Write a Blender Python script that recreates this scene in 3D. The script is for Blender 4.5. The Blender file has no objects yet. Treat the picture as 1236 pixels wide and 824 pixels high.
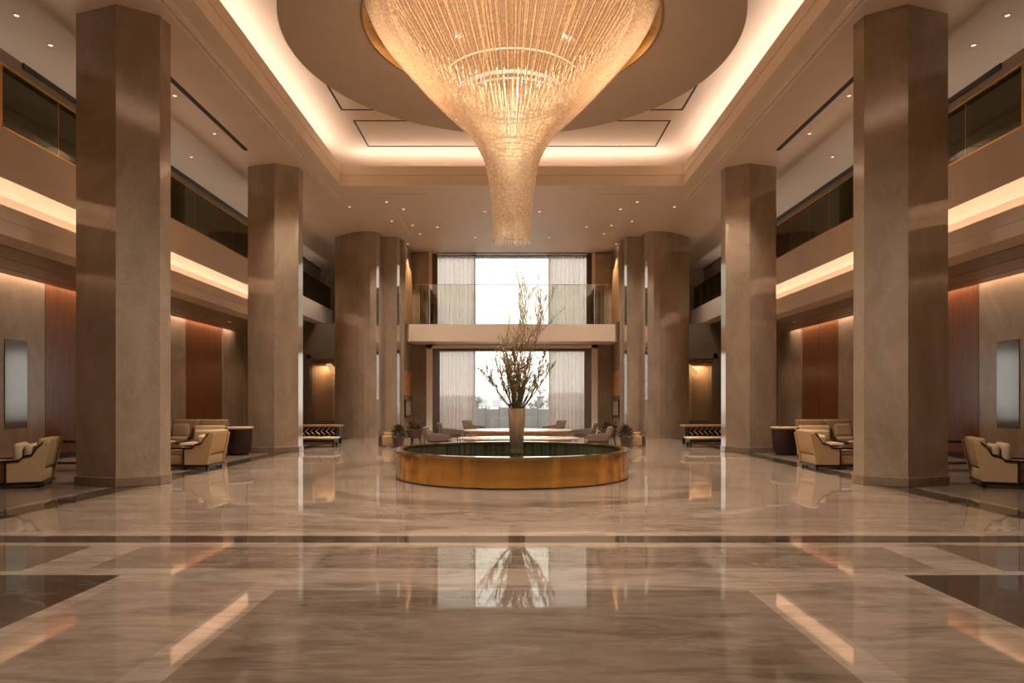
import bpy, bmesh, math, random
from mathutils import Vector, Matrix
PI = math.pi
rnd = random.Random(7)
SC = bpy.context.scene
COL = SC.collection
H = 1.4            # eye height
FPX = 824.0        # focal length in pixels of the 1236 px frame

# ------------------------------------------------------------------ mesh builder
class MB:
    def __init__(self):
        self.v = []; self.f = []; self.sm = []
    def add(self, vs, fs, smooth=False):
        o = len(self.v)
        self.v += [tuple(p) for p in vs]
        self.f += [[i + o for i in q] for q in fs]
        self.sm += [smooth] * len(fs)
        return self
    def box(self, x0, x1, y0, y1, z0, z1):
        x0, x1 = min(x0, x1), max(x0, x1); y0, y1 = min(y0, y1), max(y0, y1)
        vs = [(x0,y0,z0),(x1,y0,z0),(x1,y1,z0),(x0,y1,z0),(x0,y0,z1),(x1,y0,z1),(x1,y1,z1),(x0,y1,z1)]
        fs = [(0,3,2,1),(4,5,6,7),(0,1,5,4),(1,2,6,5),(2,3,7,6),(3,0,4,7)]
        return self.add(vs, fs)
    def rbox(self, x0, x1, y0, y1, z0, z1, r=.03, seg=3):
        bm = bmesh.new(); bmesh.ops.create_cube(bm, size=1)
        for v in bm.verts:
            v.co = Vector(((x0+x1)/2 + v.co.x*abs(x1-x0), (y0+y1)/2 + v.co.y*abs(y1-y0), (z0+z1)/2 + v.co.z*abs(z1-z0)))
        r = min(r, .49*min(abs(x1-x0), abs(y1-y0), abs(z1-z0)))
        bmesh.ops.bevel(bm, geom=bm.edges[:], offset=r, segments=seg, profile=.5, affect='EDGES')
        return self.frombm(bm, True)
    def frombm(self, bm, smooth=False):
        bm.verts.ensure_lookup_table()
        self.add([v.co[:] for v in bm.verts], [[v.index for v in f.verts] for f in bm.faces], smooth)
        bm.free(); return self
    def prism(self, poly, a, b, axis='z', bevel=0):
        """poly: 2D outline; axis z: (x,y) extruded in z; axis y: (x,z) in y; axis x: (y,z) in x"""
        n = len(poly)
        def P(p, t):
            return (p[0],p[1],t) if axis == 'z' else (p[0],t,p[1]) if axis == 'y' else (t,p[0],p[1])
        vs = [P(p,a) for p in poly] + [P(p,b) for p in poly]
        fs = [list(range(n))[::-1], list(range(n, 2*n))] + [(i,(i+1)%n,n+(i+1)%n,n+i) for i in range(n)]
        if bevel:
            bm = bmesh.new(); bv = [bm.verts.new(p) for p in vs]
            for q in fs: bm.faces.new([bv[i] for i in q])
            bmesh.ops.recalc_face_normals(bm, faces=bm.faces[:])
            bmesh.ops.bevel(bm, geom=bm.edges[:], offset=bevel, segments=2, profile=.5, affect='EDGES')
            bm.verts.index_update()
            return self.frombm(bm, False)
        return self.add(vs, fs)
    def lathe(self, prof, c=(0,0,0), n=64, smooth=True, closed=False, sx=1, sy=1):
        vs = []; fs = []
        m = len(prof)
        for i in range(n):
            a = 2*PI*i/n
            for r, z in prof: vs.append((c[0]+r*sx*math.cos(a), c[1]+r*sy*math.sin(a), c[2]+z))
        for i in range(n):
            j = (i+1) % n
            for k in range(m if closed else m-1):
                l = (k+1) % m
                fs.append((i*m+k, j*m+k, j*m+l, i*m+l))
        return self.add(vs, fs, smooth)
    def tube(self, pts, rad, n=6, smooth=True, caps=True):
        pts = [Vector(p) for p in pts]
        if not hasattr(rad, '__len__'): rad = [rad]*len(pts)
        vs = []; fs = []
        up = None
        for i, p in enumerate(pts):
            t = (pts[min(i+1,len(pts)-1)] - pts[max(i-1,0)])
            t = t.normalized() if t.length > 1e-9 else Vector((0,0,1))
            if up is None:
                up = t.cross(Vector((0,0,1)) if abs(t.z) < .9 else Vector((1,0,0))).normalized()
            up = (up - t*up.dot(t)).normalized()
            w = t.cross(up)
            for k in range(n):
                a = 2*PI*(k+.5)/n
                vs.append(p + (up*math.cos(a) + w*math.sin(a))*rad[i])
        for i in range(len(pts)-1):
            for k in range(n):
                l = (k+1) % n
                fs.append((i*n+k, i*n+l, (i+1)*n+l, (i+1)*n+k))
        if caps:
            fs.append(list(range(n))[::-1]); o = (len(pts)-1)*n
            fs.append([o+k for k in range(n)])
        return self.add(vs, fs, smooth)
    def blob(self, c, s, amp=.0, seed=0, sub=2):
        bm = bmesh.new(); bmesh.ops.create_icosphere(bm, subdivisions=sub, radius=1)
        rr = random.Random(seed)
        for v in bm.verts:
            k = 1 + amp*(rr.random()-.5)
            v.co = Vector((c[0]+v.co.x*s[0]*k, c[1]+v.co.y*s[1]*k, c[2]+v.co.z*s[2]*k))
        return self.frombm(bm, True)
    def leaf(self, p, d, l, w, up=Vector((0,0,1))):
        p = Vector(p); d = Vector(d).normalized()
        s = d.cross(up)
        s = s.normalized() if s.length > 1e-4 else Vector((1,0,0))
        nn = s.cross(d)*.12*l
        vs = [p, p+d*l*.4+s*w*.5+nn, p+d*l, p+d*l*.4-s*w*.5+nn]
        return self.add(vs, [(0,1,2),(0,2,3)], True)
    def build(self, name, mat, parent=None, loc=None):
        me = bpy.data.meshes.new(name)
        me.from_pydata(self.v, [], self.f); me.validate()
        bm = bmesh.new(); bm.from_mesh(me)
        bmesh.ops.recalc_face_normals(bm, faces=bm.faces[:])
        bm.to_mesh(me); bm.free()
        if len(me.polygons) == len(self.sm):
            me.polygons.foreach_set('use_smooth', self.sm)
        me.materials.append(mat)
        if any(self.sm) and hasattr(me, 'set_sharp_from_angle'):
            me.set_sharp_from_angle(angle=math.radians(40))
        o = bpy.data.objects.new(name, me); COL.objects.link(o)
        if parent is not None: o.parent = parent
        if loc: o.location = loc
        return o

def tag(o, label=None, cat=None, group=None, kind=None):
    if label: o['label'] = label
    if cat: o['category'] = cat
    if group: o['group'] = group
    if kind: o['kind'] = kind
    return o
def thing(name, label, cat, loc=(0,0,0), rz=0, group=None):
    o = bpy.data.objects.new(name, None); COL.objects.link(o)
    o.location = loc; o.rotation_euler = (0,0,rz); o.empty_display_size = .1
    return tag(o, label, cat, group)
def struct(name, mb, mat, parent=None):
    o = mb.build(name, mat, parent)
    if parent is None: o['kind'] = 'structure'
    return o
def copy_tree(o, parent=None):
    c = o.copy(); COL.objects.link(c)
    if parent is not None: c.parent = parent
    for ch in list(o.children): copy_tree(ch, c)
    return c

# ------------------------------------------------------------------ materials
class NT:
    def __init__(self, name):
        self.m = bpy.data.materials.new(name); self.m.use_nodes = True
        self.t = self.m.node_tree; self.t.nodes.clear()
    def n(self, typ, **kw):
        x = self.t.nodes.new(typ)
        for k, v in kw.items(): setattr(x, k, v)
        return x
    def l(self, a, b): self.t.links.new(a, b)
    def put(self, sock, v):
        if hasattr(v, 'is_linked') or isinstance(v, bpy.types.NodeSocket): self.l(v, sock)
        else: sock.default_value = v
    def math(self, op, a, b=0.0, c=0.0, clamp=False):
        x = self.n('ShaderNodeMath', operation=op); x.use_clamp = clamp
        self.put(x.inputs[0], a); self.put(x.inputs[1], b); self.put(x.inputs[2], c)
        return x.outputs[0]
    def mix(self, fac, a, b, blend='MIX'):
        x = self.n('ShaderNodeMix', data_type='RGBA', blend_type=blend)
        self.put(x.inputs[0], fac)
        for s, v in ((x.inputs[6], a), (x.inputs[7], b)):
            if isinstance(v, (tuple, list)): s.default_value = (*v[:3], 1)
            else: self.l(v, s)
        return x.outputs[2]
    def noise(self, vec=None, scale=5, detail=4, rough=.55, dist=0):
        x = self.n('ShaderNodeTexNoise')
        x.inputs['Scale'].default_value = scale; x.inputs['Detail'].default_value = detail
        x.inputs['Roughness'].default_value = rough; x.inputs['Distortion'].default_value = dist
        if vec is not None: self.l(vec, x.inputs['Vector'])
        return x.outputs['Fac']
    def ramp(self, fac, stops):
        x = self.n('ShaderNodeValToRGB'); cr = x.color_ramp
        while len(cr.elements) < len(stops): cr.elements.new(.5)
        for e, (p, c) in zip(cr.elements, stops): e.position = p; e.color = (*c[:3], 1)
        self.l(fac, x.inputs[0]); return x.outputs[0]
    def coord(self, scale=(1,1,1), out='Object', rot=(0,0,0), loc=(0,0,0)):
        c = self.n('ShaderNodeTexCoord'); mp = self.n('ShaderNodeMapping')
        mp.inputs['Scale'].default_value = scale; mp.inputs['Rotation'].default_value = rot; mp.inputs['Location'].default_value = loc
        self.l(c.outputs[out], mp.inputs[0]); return mp.outputs[0]
    def bsdf(self, **kw):
        b = self.n('ShaderNodeBsdfPrincipled')
        for k, v in kw.items():
            s = b.inputs[k.replace('_', ' ')]
            if isinstance(v, (tuple, list)) and len(v) == 3: v = (*v, 1)
            self.put(s, v)
        return b
    def out(self, sh):
        o = self.n('ShaderNodeOutputMaterial'); self.l(sh, o.inputs[0]); return self.m

def simple(name, col, rough=.5, var=.12, scale=8, metal=0, spec=.5, stretch=(1,1,1), **kw):
    N = NT(name)
    f = N.noise(N.coord(stretch), scale, 4)
    c = N.ramp(f, [(.3, [x*(1-var) for x in col]), (.7, [min(1, x*(1+var)) for x in col])])
    b = N.bsdf(Base_Color=c, Roughness=rough, Metallic=metal, **{'Specular_IOR_Level': spec}, **kw)
    return N.out(b.outputs[0])
def emit(name, col, s):
    N = NT(name)
    e = N.n('ShaderNodeEmission'); e.inputs[0].default_value = (*col, 1); e.inputs[1].default_value = s
    return N.out(e.outputs[0])
def marble(name, a, b, c, rough=.12, scale=.9, stretch=(1,1,.55), spec=.5, rot=(0,.5,.3)):
    N = NT(name)
    co = N.coord(stretch, rot=rot)
    f = N.noise(co, scale, 8, .62, 1.6)
    col = N.ramp(f, [(.30, a), (.52, b), (.72, c)])
    v = N.noise(N.coord(stretch, rot=(.4,.9,.2)), scale*1.7, 6, .6, 2.5)
    vein = N.math('SUBTRACT', 1.0, N.math('MULTIPLY', N.math('ABSOLUTE', N.math('SUBTRACT', v, .5)), 38.0), clamp=True)
    col = N.mix(N.math('MULTIPLY', vein, .10), col, [min(1, x*1.7) for x in c])
    r = N.math('ADD', rough, N.math('MULTIPLY', f, .06))
    b_ = N.bsdf(Base_Color=col, Roughness=r, Specular_IOR_Level=spec)
    return N.out(b_.outputs[0])
def thin_glass(name, tint, refl=.10, rough=.02):
    N = NT(name)
    t = N.n('ShaderNodeBsdfTransparent'); t.inputs[0].default_value = (*tint, 1)
    g = N.n('ShaderNodeBsdfGlossy'); g.inputs['Roughness'].default_value = rough
    fr = N.n('ShaderNodeFresnel'); fr.inputs[0].default_value = 1.5
    m = N.n('ShaderNodeMixShader')
    N.l(N.math('ADD', N.math('MULTIPLY', fr.outputs[0], .9), refl*.3, clamp=True), m.inputs[0])
    N.l(t.outputs[0], m.inputs[1]); N.l(g.outputs[0], m.inputs[2])
    return N.out(m.outputs[0])
def sheer(name, col, transp, trans=.6):
    N = NT(name)
    d = N.n('ShaderNodeBsdfDiffuse'); d.inputs[0].default_value = (*col, 1)
    t = N.n('ShaderNodeBsdfTranslucent'); t.inputs[0].default_value = (*col, 1)
    p = N.n('ShaderNodeBsdfTransparent')
    m1 = N.n('ShaderNodeMixShader'); m1.inputs[0].default_value = trans
    N.l(d.outputs[0], m1.inputs[1]); N.l(t.outputs[0], m1.inputs[2])
    m2 = N.n('ShaderNodeMixShader'); m2.inputs[0].default_value = transp
    N.l(m1.outputs[0], m2.inputs[1]); N.l(p.outputs[0], m2.inputs[2])
    return N.out(m2.outputs[0])

def floor_material():
    N = NT('polished inlaid marble')
    tc = N.n('ShaderNodeTexCoord'); sp = N.n('ShaderNodeSeparateXYZ'); N.l(tc.outputs['Object'], sp.inputs[0])
    ax = N.math('ABSOLUTE', sp.outputs[0]); y = sp.outputs[1]
    def lin(v, a, hi=True):
        return N.math('GREATER_THAN' if hi else 'LESS_THAN', v, a)
    def mask(x0, x1, y0, y1):
        f = None
        for v, lo, hi in ((ax, x0, x1), (y, y0, y1)):
            if lo is not None:
                g = lin(v, lo); f = g if f is None else N.math('MULTIPLY', f, g)
            if hi is not None:
                g = lin(v, hi, False); f = g if f is None else N.math('MULTIPLY', f, g)
        return f
    rr = N.math('SQRT', N.math('ADD', N.math('POWER', ax, 2.0), N.math('POWER', N.math('SUBTRACT', y, 12.94), 2.0)))
    def ring(a, b): return N.math('MULTIPLY', lin(rr, a), lin(rr, b, False))
    BASE=(.40,.300,.225); LIGHT=(.47,.36,.28); MID=(.29,.21,.155); GREY=(.27,.20,.15); DARK=(.085,.060,.045); PALE=(.52,.40,.31); UMB=(.21,.15,.11)
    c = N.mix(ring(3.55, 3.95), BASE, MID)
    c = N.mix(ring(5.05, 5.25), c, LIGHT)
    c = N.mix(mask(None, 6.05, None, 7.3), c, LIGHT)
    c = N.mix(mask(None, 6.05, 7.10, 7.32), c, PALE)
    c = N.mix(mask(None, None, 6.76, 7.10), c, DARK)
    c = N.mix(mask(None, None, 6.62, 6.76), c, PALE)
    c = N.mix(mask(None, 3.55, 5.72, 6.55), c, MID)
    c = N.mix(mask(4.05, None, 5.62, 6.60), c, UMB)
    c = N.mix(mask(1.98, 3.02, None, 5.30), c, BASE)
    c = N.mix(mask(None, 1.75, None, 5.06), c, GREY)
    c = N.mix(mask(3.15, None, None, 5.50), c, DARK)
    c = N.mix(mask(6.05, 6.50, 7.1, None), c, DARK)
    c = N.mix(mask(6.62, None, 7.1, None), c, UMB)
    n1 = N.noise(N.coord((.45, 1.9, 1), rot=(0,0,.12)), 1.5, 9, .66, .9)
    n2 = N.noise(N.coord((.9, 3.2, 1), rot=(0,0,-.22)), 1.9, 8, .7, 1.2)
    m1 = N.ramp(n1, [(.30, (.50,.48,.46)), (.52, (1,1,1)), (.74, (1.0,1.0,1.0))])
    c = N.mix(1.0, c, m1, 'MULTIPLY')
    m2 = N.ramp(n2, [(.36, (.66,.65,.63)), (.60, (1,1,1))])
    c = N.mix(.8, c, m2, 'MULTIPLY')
    v = N.noise(N.coord((.35, 1.5, 1), rot=(0,0,.35)), .9, 5, .55, .8)
    vein = N.math('SUBTRACT', 1.0, N.math('MULTIPLY', N.math('ABSOLUTE', N.math('SUBTRACT', v, .5)), 60.0), clamp=True)
    c = N.mix(N.math('MULTIPLY', vein, .14), c, (.60,.47,.36))
    v = N.noise(N.coord((.35, 1.4, 1), rot=(0,0,-.45), loc=(3,1,0)), .8, 5, .55, .8)
    vein = N.math('SUBTRACT', 1.0, N.math('MULTIPLY', N.math('ABSOLUTE', N.math('SUBTRACT', v, .5)), 70.0), clamp=True)
    c = N.mix(N.math('MULTIPLY', vein, .13), c, (.07,.045,.03))
    rough = N.math('ADD', .030, N.math('MULTIPLY', N.math('GREATER_THAN', ax, 6.62), .22))
    b = N.bsdf(Base_Color=c, Roughness=rough, Specular_IOR_Level=1.0)
    return N.out(b.outputs[0])

M = {}
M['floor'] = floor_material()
M['stone'] = marble('polished taupe marble', (.28,.205,.143), (.36,.268,.19), (.435,.33,.24), .06, .8, spec=1.0)
M['stone_dark'] = marble('honed brown stone', (.33,.24,.17), (.40,.295,.215), (.47,.355,.265), .22, 1.1)
M['plinth'] = marble('plinth stone', (.20,.14,.095), (.25,.18,.125), (.33,.24,.17), .12, 2.0)
M['ceiling'] = simple('warm ceiling paint', (.76,.615,.50), .5, .03, 1.2)
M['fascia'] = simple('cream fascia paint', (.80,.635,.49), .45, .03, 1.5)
M['cove'] = simple('cove plaster', (.80,.66,.53), .6, .02, 1.5)
M['disc'] = simple('taupe ceiling disc paint', (.46,.345,.25), .5, .03, 1.5)
M['groove'] = simple('dark shadow gap', (.05,.03,.018), .6, .1)
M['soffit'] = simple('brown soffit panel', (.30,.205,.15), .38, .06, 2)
M['mezz'] = simple('brown mezzanine wall', (.26,.19,.125), .5, .10, 1.2)
M['wood'] = simple('russet wood veneer', (.20,.072,.030), .28, .28, 2.2, stretch=(14,14,.5))
M['wood_tan'] = simple('honey wood veneer', (.45,.27,.14), .3, .18, 2.2, stretch=(14,14,.5))
M['dark_wood'] = simple('dark lacquered wood', (.022,.012,.009), .3, .25, 3)
M['wine'] = simple('dark wine lacquer', (.035,.010,.010), .3, .2, 3)
M['fabric'] = simple('tan upholstery', (.50,.335,.175), .8, .10, 60, spec=.2)
M['fabric_pale'] = simple('pale tan upholstery', (.60,.44,.28), .8, .08, 60, spec=.2)
M['fabric_gray'] = simple('taupe upholstery', (.20,.145,.115), .8, .10, 60, spec=.2)
M['pillow'] = simple('beige pillow linen', (.55,.42,.27), .85, .10, 40, spec=.2)
M['gold'] = simple('brushed gold', (.72,.44,.15), .25, .08, 3, metal=1)
M['brass'] = simple('bronze brass drum', (.80,.45,.135), .11, .12, 1.2, metal=1, stretch=(2,2,.3))
M['brass_rim'] = simple('pale polished brass', (.78,.58,.34), .15, .06, 5, metal=1)
M['mirror_steel'] = simple('polished steel inlay', (.88,.84,.80), .06, .02, 3, metal=1)
M['canopy'] = simple('dark bronze plate', (.16,.09,.04), .5, .1, 3)
M['silver'] = simple('champagne satin metal', (.80,.64,.48), .20, .12, 2.5, metal=.9, stretch=(5,5,.3))
M['tile_green'] = simple('dark green ribbed glass tile', (.085,.085,.050), .22, .6, 2.0, stretch=(9,9,.4))
M['water'] = simple('dark still water', (.022,.028,.020), .03, .3, 2, spec=.8)
M['twig'] = simple('twig bark', (.40,.27,.15), .7, .3, 30)
M['leaf'] = simple('olive leaf', (.34,.30,.12), .6, .35, 12)
M['bud'] = simple('cream bud', (.70,.56,.34), .7, .2, 20)
M['dry'] = simple('dried foliage', (.20,.135,.075), .8, .45, 14)
M['darkleaf'] = simple('dark foliage', (.07,.05,.03), .7, .4, 14)
M['bowl'] = simple('brown ceramic', (.10,.06,.042), .35, .15, 6)
M['tabletop'] = simple('pale stone table top', (.62,.52,.42), .15, .10, 5)
M['white'] = simple('white trim', (.84,.72,.62), .45, .03, 3)
M['brownframe'] = simple('brown window frame', (.15,.09,.06), .4, .1, 3)
M['glass'] = thin_glass('balustrade glass', (.62,.66,.44), .12)
M['clear'] = thin_glass('clear glass', (.93,.94,.90), .10)
M['mirror_bronze'] = simple('dark bronze glass', (.13,.11,.10), .12, .1, 1, spec=.9)
M['sheer'] = sheer('sheer curtain', (.90,.81,.765), .10, .70)
M['sheer_fine'] = sheer('fine sheer curtain', (.95,.92,.90), .42, .9)
M['lens'] = emit('lamp lens', (1,.82,.62), 1.6)
M['led'] = emit('warm led', (1,.78,.55), 3)
M['ring_led'] = emit('crystal ring light', (1,.85,.64), 1.6)
M['metal_gray'] = simple('grey slot metal', (.035,.025,.02), .5, .1)
M['slot_light'] = simple('pale slot diffuser', (.75,.62,.5), .4, .03)
M['art_orange'] = simple('amber artwork', (.42,.19,.06), .5, .3, 3)
M['art_paper'] = simple('framed drawing', (.45,.36,.28), .6, .5, 14)
M['steel'] = simple('grey steel', (.25,.26,.28), .5, .1)
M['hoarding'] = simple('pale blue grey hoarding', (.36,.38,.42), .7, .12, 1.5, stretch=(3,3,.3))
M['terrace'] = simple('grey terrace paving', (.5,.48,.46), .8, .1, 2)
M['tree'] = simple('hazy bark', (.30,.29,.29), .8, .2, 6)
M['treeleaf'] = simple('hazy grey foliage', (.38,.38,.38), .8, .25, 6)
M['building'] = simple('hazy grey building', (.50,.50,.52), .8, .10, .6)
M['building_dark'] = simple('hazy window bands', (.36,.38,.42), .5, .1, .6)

def strand_material():
    N = NT('crystal strand')
    f = N.noise(N.coord((1,1,1)), 26, 3, .6)
    col = N.ramp(f, [(.3, (.55,.36,.20)), (.5, (.80,.60,.40)), (.72, (1,.90,.74))])
    b = N.bsdf(Base_Color=col, Roughness=.22, Metallic=.25, Specular_IOR_Level=.8)
    N.put(b.inputs['Emission Color'], col); b.inputs['Emission Strength'].default_value = .12  # faint glow put into the crystal in place of lamp light
    tr = N.n('ShaderNodeBsdfTransparent'); tr.inputs[0].default_value = (1,.93,.82,1)
    m = N.n('ShaderNodeMixShader'); m.inputs[0].default_value = .40
    N.l(b.outputs[0], m.inputs[1]); N.l(tr.outputs[0], m.inputs[2])
    return N.out(m.outputs[0])
M['strand'] = strand_material()

# ------------------------------------------------------------------ lights
WARM = (1.0, .70, .46)
LAMP = (1.0, .89, .76)
LK = 1.0
def area(name, loc, sx, sy, power, direction=(0,0,-1), col=WARM, spread=PI):
    d = bpy.data.lights.new(name, 'AREA'); d.shape = 'RECTANGLE'; d.size = sx; d.size_y = sy
    d.energy = power*LK; d.color = col; d.spread = spread
    o = bpy.data.objects.new(name, d); COL.objects.link(o); o.location = loc
    o.rotation_euler = Vector(direction).to_track_quat('-Z', 'Y').to_euler()
    return o
def strip(name, x, y0, y1, z, w, power, direction, col=WARM, spread=PI):
    """long strip light lying along y"""
    d = bpy.data.lights.new(name, 'AREA'); d.shape = 'RECTANGLE'; d.size = w; d.size_y = y1-y0
    d.energy = power*LK; d.color = col; d.spread = spread
    o = bpy.data.objects.new(name, d); COL.objects.link(o); o.location = (x, (y0+y1)/2, z)
    zd = -Vector(direction).normalized(); yd = Vector((0,1,0)); xd = yd.cross(zd)
    o.rotation_euler = Matrix((xd, yd, zd)).transposed().to_euler()
    return o
def spot(name, loc, power, angle=70, col=WARM, target=None, blend=.6, r=.04):
    d = bpy.data.lights.new(name, 'SPOT'); d.energy = power*LK; d.color = col
    d.spot_size = math.radians(angle); d.spot_blend = blend; d.shadow_soft_size = r
    o = bpy.data.objects.new(name, d); COL.objects.link(o); o.location = loc
    if target: o.rotation_euler = (Vector(target)-Vector(loc)).to_track_quat('-Z','Y').to_euler()
    return o
def point(name, loc, power, r=.15, col=WARM):
    d = bpy.data.lights.new(name, 'POINT'); d.energy = power*LK; d.color = col; d.shadow_soft_size = r
    o = bpy.data.objects.new(name, d); COL.objects.link(o); o.location = loc
    return o

# ------------------------------------------------------------------ key dimensions
ZC = 7.84                      # hall ceiling
XC, YC0, YC1 = 5.12, 5.4, 20.4 # coffer opening
ZL, ZU = 8.42, 9.0             # coffer lip / upper ceiling
XG, XW = 8.3, 11.05            # gallery edge, lower side wall
XM = 9.33                      # mezzanine back wall
ZS, ZLIP, ZOV, ZF = 4.12, 4.60, 5.04, 5.86   # gallery soffit, light trough lip, overhang, mezzanine floor
YB0, YB1 = -7.0, 33.4
YW = 29.6                      # window wall
CY = 12.94                     # fountain and chandelier centre

# ------------------------------------------------------------------ room shell
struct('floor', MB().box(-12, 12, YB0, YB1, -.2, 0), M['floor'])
fl = MB()
XH = XC+.06; YE = YW+.55
for q in (-1, 1): fl.box(q*XH, q*12, YB0, YB1, ZC, ZC+.12)
fl.box(-XH, XH, YB0, YC0-.06, ZC, ZC+.12); fl.box(-XH, XH, YC1+.06, YE, ZC, ZC+.12)
ceil = struct('ceiling', fl, M['ceiling'])
# fascia of the coffer, two stepped bands
fa = MB()
for z0, z1, t in ((ZC-.004, 8.13, .10), (8.15, ZL, .14)):
    for s in (-1, 1): fa.box(s*XC, s*(XC+t), YC0, YC1, z0, z1)
    fa.box(-XC-t, XC+t, YC0-t, YC0, z0, z1); fa.box(-XC-t, XC+t, YC1, YC1+t, z0, z1)
for s in (-1, 1): fa.box(s*(XC+.025), s*(XC+.1), YC0, YC1, 8.1, 8.2)
fa.box(-XC, XC, YC1+.025, YC1+.1, 8.1, 8.2); fa.box(-XC, XC, YC0-.1, YC0-.025, 8.1, 8.2)
struct('trim_1', fa, M['fascia'])
# upper coffer: plate, side walls, ledge
up = MB()
X2, Y20, Y21 = 6.75, 3.6, 22.3
up.box(-X2-.1, X2+.1, Y20-.1, Y21+.1, ZU, ZU+.15)
for s in (-1, 1):
    up.box(s*X2, s*(X2+.1), Y20, Y21, ZC+.1, ZU)
    up.box(s*(XC+.14), s*X2, Y20, Y21, 8.24, 8.28)
up.box(-X2, X2, Y20-.1, Y20, ZC+.1, ZU); up.box(-X2, X2, Y21, Y21+.1, ZC+.1, ZU)
up.box(-XC-.14, XC+.14, Y20, YC0-.14, 8.24, 8.28); up.box(-XC-.14, XC+.14, YC1+.14, Y21, 8.24, 8.28)
struct('trim_2', up, M['cove'])
# shadow-gap grooves on the upper ceiling
gr = MB(); w = .022; zg = ZU-.012
def groove(x0, y0, x1, y1):
    gr.box(min(x0,x1)-w, max(x0,x1)+w, min(y0,y1)-w, max(y0,y1)+w, zg, ZU+.002)
for s in (-1, 1):
    groove(s*4.44, 8.1, s*4.44, 17.8); groove(s*4.44, 17.8, s*1.0, 17.8); groove(s*4.44, 8.1, s*1.0, 8.1)
groove(-4.28, 18.5, 4.28, 18.5); groove(-4.28, 20.35, 4.28, 20.35)
for s in (-1, 1): groove(s*4.28, 18.5, s*4.28, 20.35)
groove(-4.28, 7.4, 4.28, 7.4); groove(-4.28, 5.6, 4.28, 5.6)
struct('trim_3', gr, M['groove'])
# hanging ring ceiling around the chandelier
dm = MB().lathe([(4.22, 8.10), (2.80, 8.42), (2.84, 8.80), (4.20, 8.24)], (0,CY,0), 160, closed=True)
struct('trim_4', dm, M['disc'])
dm = MB().lathe([(3.9, 8.26), (3.9, 9.0), (3.8, 9.0), (3.8, 8.28)], (0,CY,0), 96, closed=True)
struct('trim_5', dm, M['cove'])

# side galleries
for s, sd in ((-1, 'left'), (1, 'right')):
    prof = [(XG, ZF), (XG, ZOV), (XG+.42, ZOV-.02), (XG+.50, ZOV-.10), (XG+.50, 4.42), (XG+.44, 4.30), (XG+.06, 4.28), (XG+.06, ZLIP), (XG, ZLIP),
            (XG, 4.37), (XG+.012, 4.365), (XG+.012, 4.35), (XG, 4.345), (XG, ZS), (XW-.28, ZS), (XW-.28, 4.52), (XW+.6, 4.52), (XW+.6, ZF)]
    struct(f'trim_{6 if s<0 else 7}', MB().prism([(s*a, b) for a, b in prof], YB0, 26.9, 'y'), M['fascia'])
    p3 = [(8.72, ZF-.06), (8.72, 5.00), (8.80, 4.86), (XW+.6, 4.86), (XW+.6, ZF-.06)]
    struct(f'trim_{8 if s<0 else 9}', MB().prism([(s*a, b) for a, b in p3], 26.9, YB1, 'y'), M['fascia'])
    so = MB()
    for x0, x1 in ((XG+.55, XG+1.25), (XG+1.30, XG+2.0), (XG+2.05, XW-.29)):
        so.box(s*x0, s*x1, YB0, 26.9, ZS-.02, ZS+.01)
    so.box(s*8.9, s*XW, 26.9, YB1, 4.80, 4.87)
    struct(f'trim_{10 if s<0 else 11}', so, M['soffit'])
    # lower wall with recesses and full height panels
    struct(f'wall_{sd}', MB().box(s*XW, s*(XW+.6), YB0, YB1, 0, 4.87), M['stone_dark'])
    struct(f'wall_{sd}_mezzanine', MB().box(s*XM, s*12, 13.0, YB1, ZF-.1, ZC+.02).box(s*11.9, s*12, YB0, 13.0, ZF-.1, ZC+.02).box(s*XM,s*12,YB0,3,ZF-.1,ZC+.02), M['mezz'])
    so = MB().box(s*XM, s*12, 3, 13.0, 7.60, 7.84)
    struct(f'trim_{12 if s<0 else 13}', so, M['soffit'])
    bb = MB().box(s*(XW-.03), s*XW, YB0, YB1, 0, .14)
    struct(f'baseboard_{sd}', bb, M['dark_wood'])
    # outer closing wall
    struct(f'wall_{sd}_outer', MB().box(s*11.9, s*12.1, YB0, YB1, -.1, 9.2), M['mezz'])
# back (behind camera) and far side-bay walls
struct('wall_front', MB().box(-12, 12, YB0-.2, YB0, 0, 9.2), M['stone_dark'])
struct('roof_slab_hidden' if False else 'trim_14', MB().box(-12, 12, YB0, YE, 9.16, 9.3), M['ceiling'])
fw = MB()
for s in (-1, 1): fw.box(s*4.4, s*12, YB1-.2, YB1, 0, ZC+.1)
struct('wall_far', fw, M['stone_dark'])

# window wall
WX = 3.52; OPX = 3.42
ww = MB()
for s in (-1, 1):
    ww.box(s*WX, s*4.45, YW, YW+.5, 0, ZC+.05)
ww.box(-WX, WX, YW, YW+.5, 3.68, 4.60)
ww.box(-WX, WX, YW, YW+.5, -.1, .16)
ww.box(-4.45, 4.45, YW-.0, YW+.5, ZC-.04, ZC+.2)
struct('wall_back', ww, M['stone_dark'])
for s, sd in ((-1,'left'),(1,'right')): struct(f'wall_recess_{sd}', MB().box(s*4.325, s*4.42, 27.3, YW+.5, 0, ZC), M['stone_dark'])
for s, sd in ((-1,'left'),(1,'right')): struct(f'wall_bay_{sd}', MB().box(s*4.40, s*4.5, YW, YB1, 0, ZC+.1), M['stone_dark'])
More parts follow.
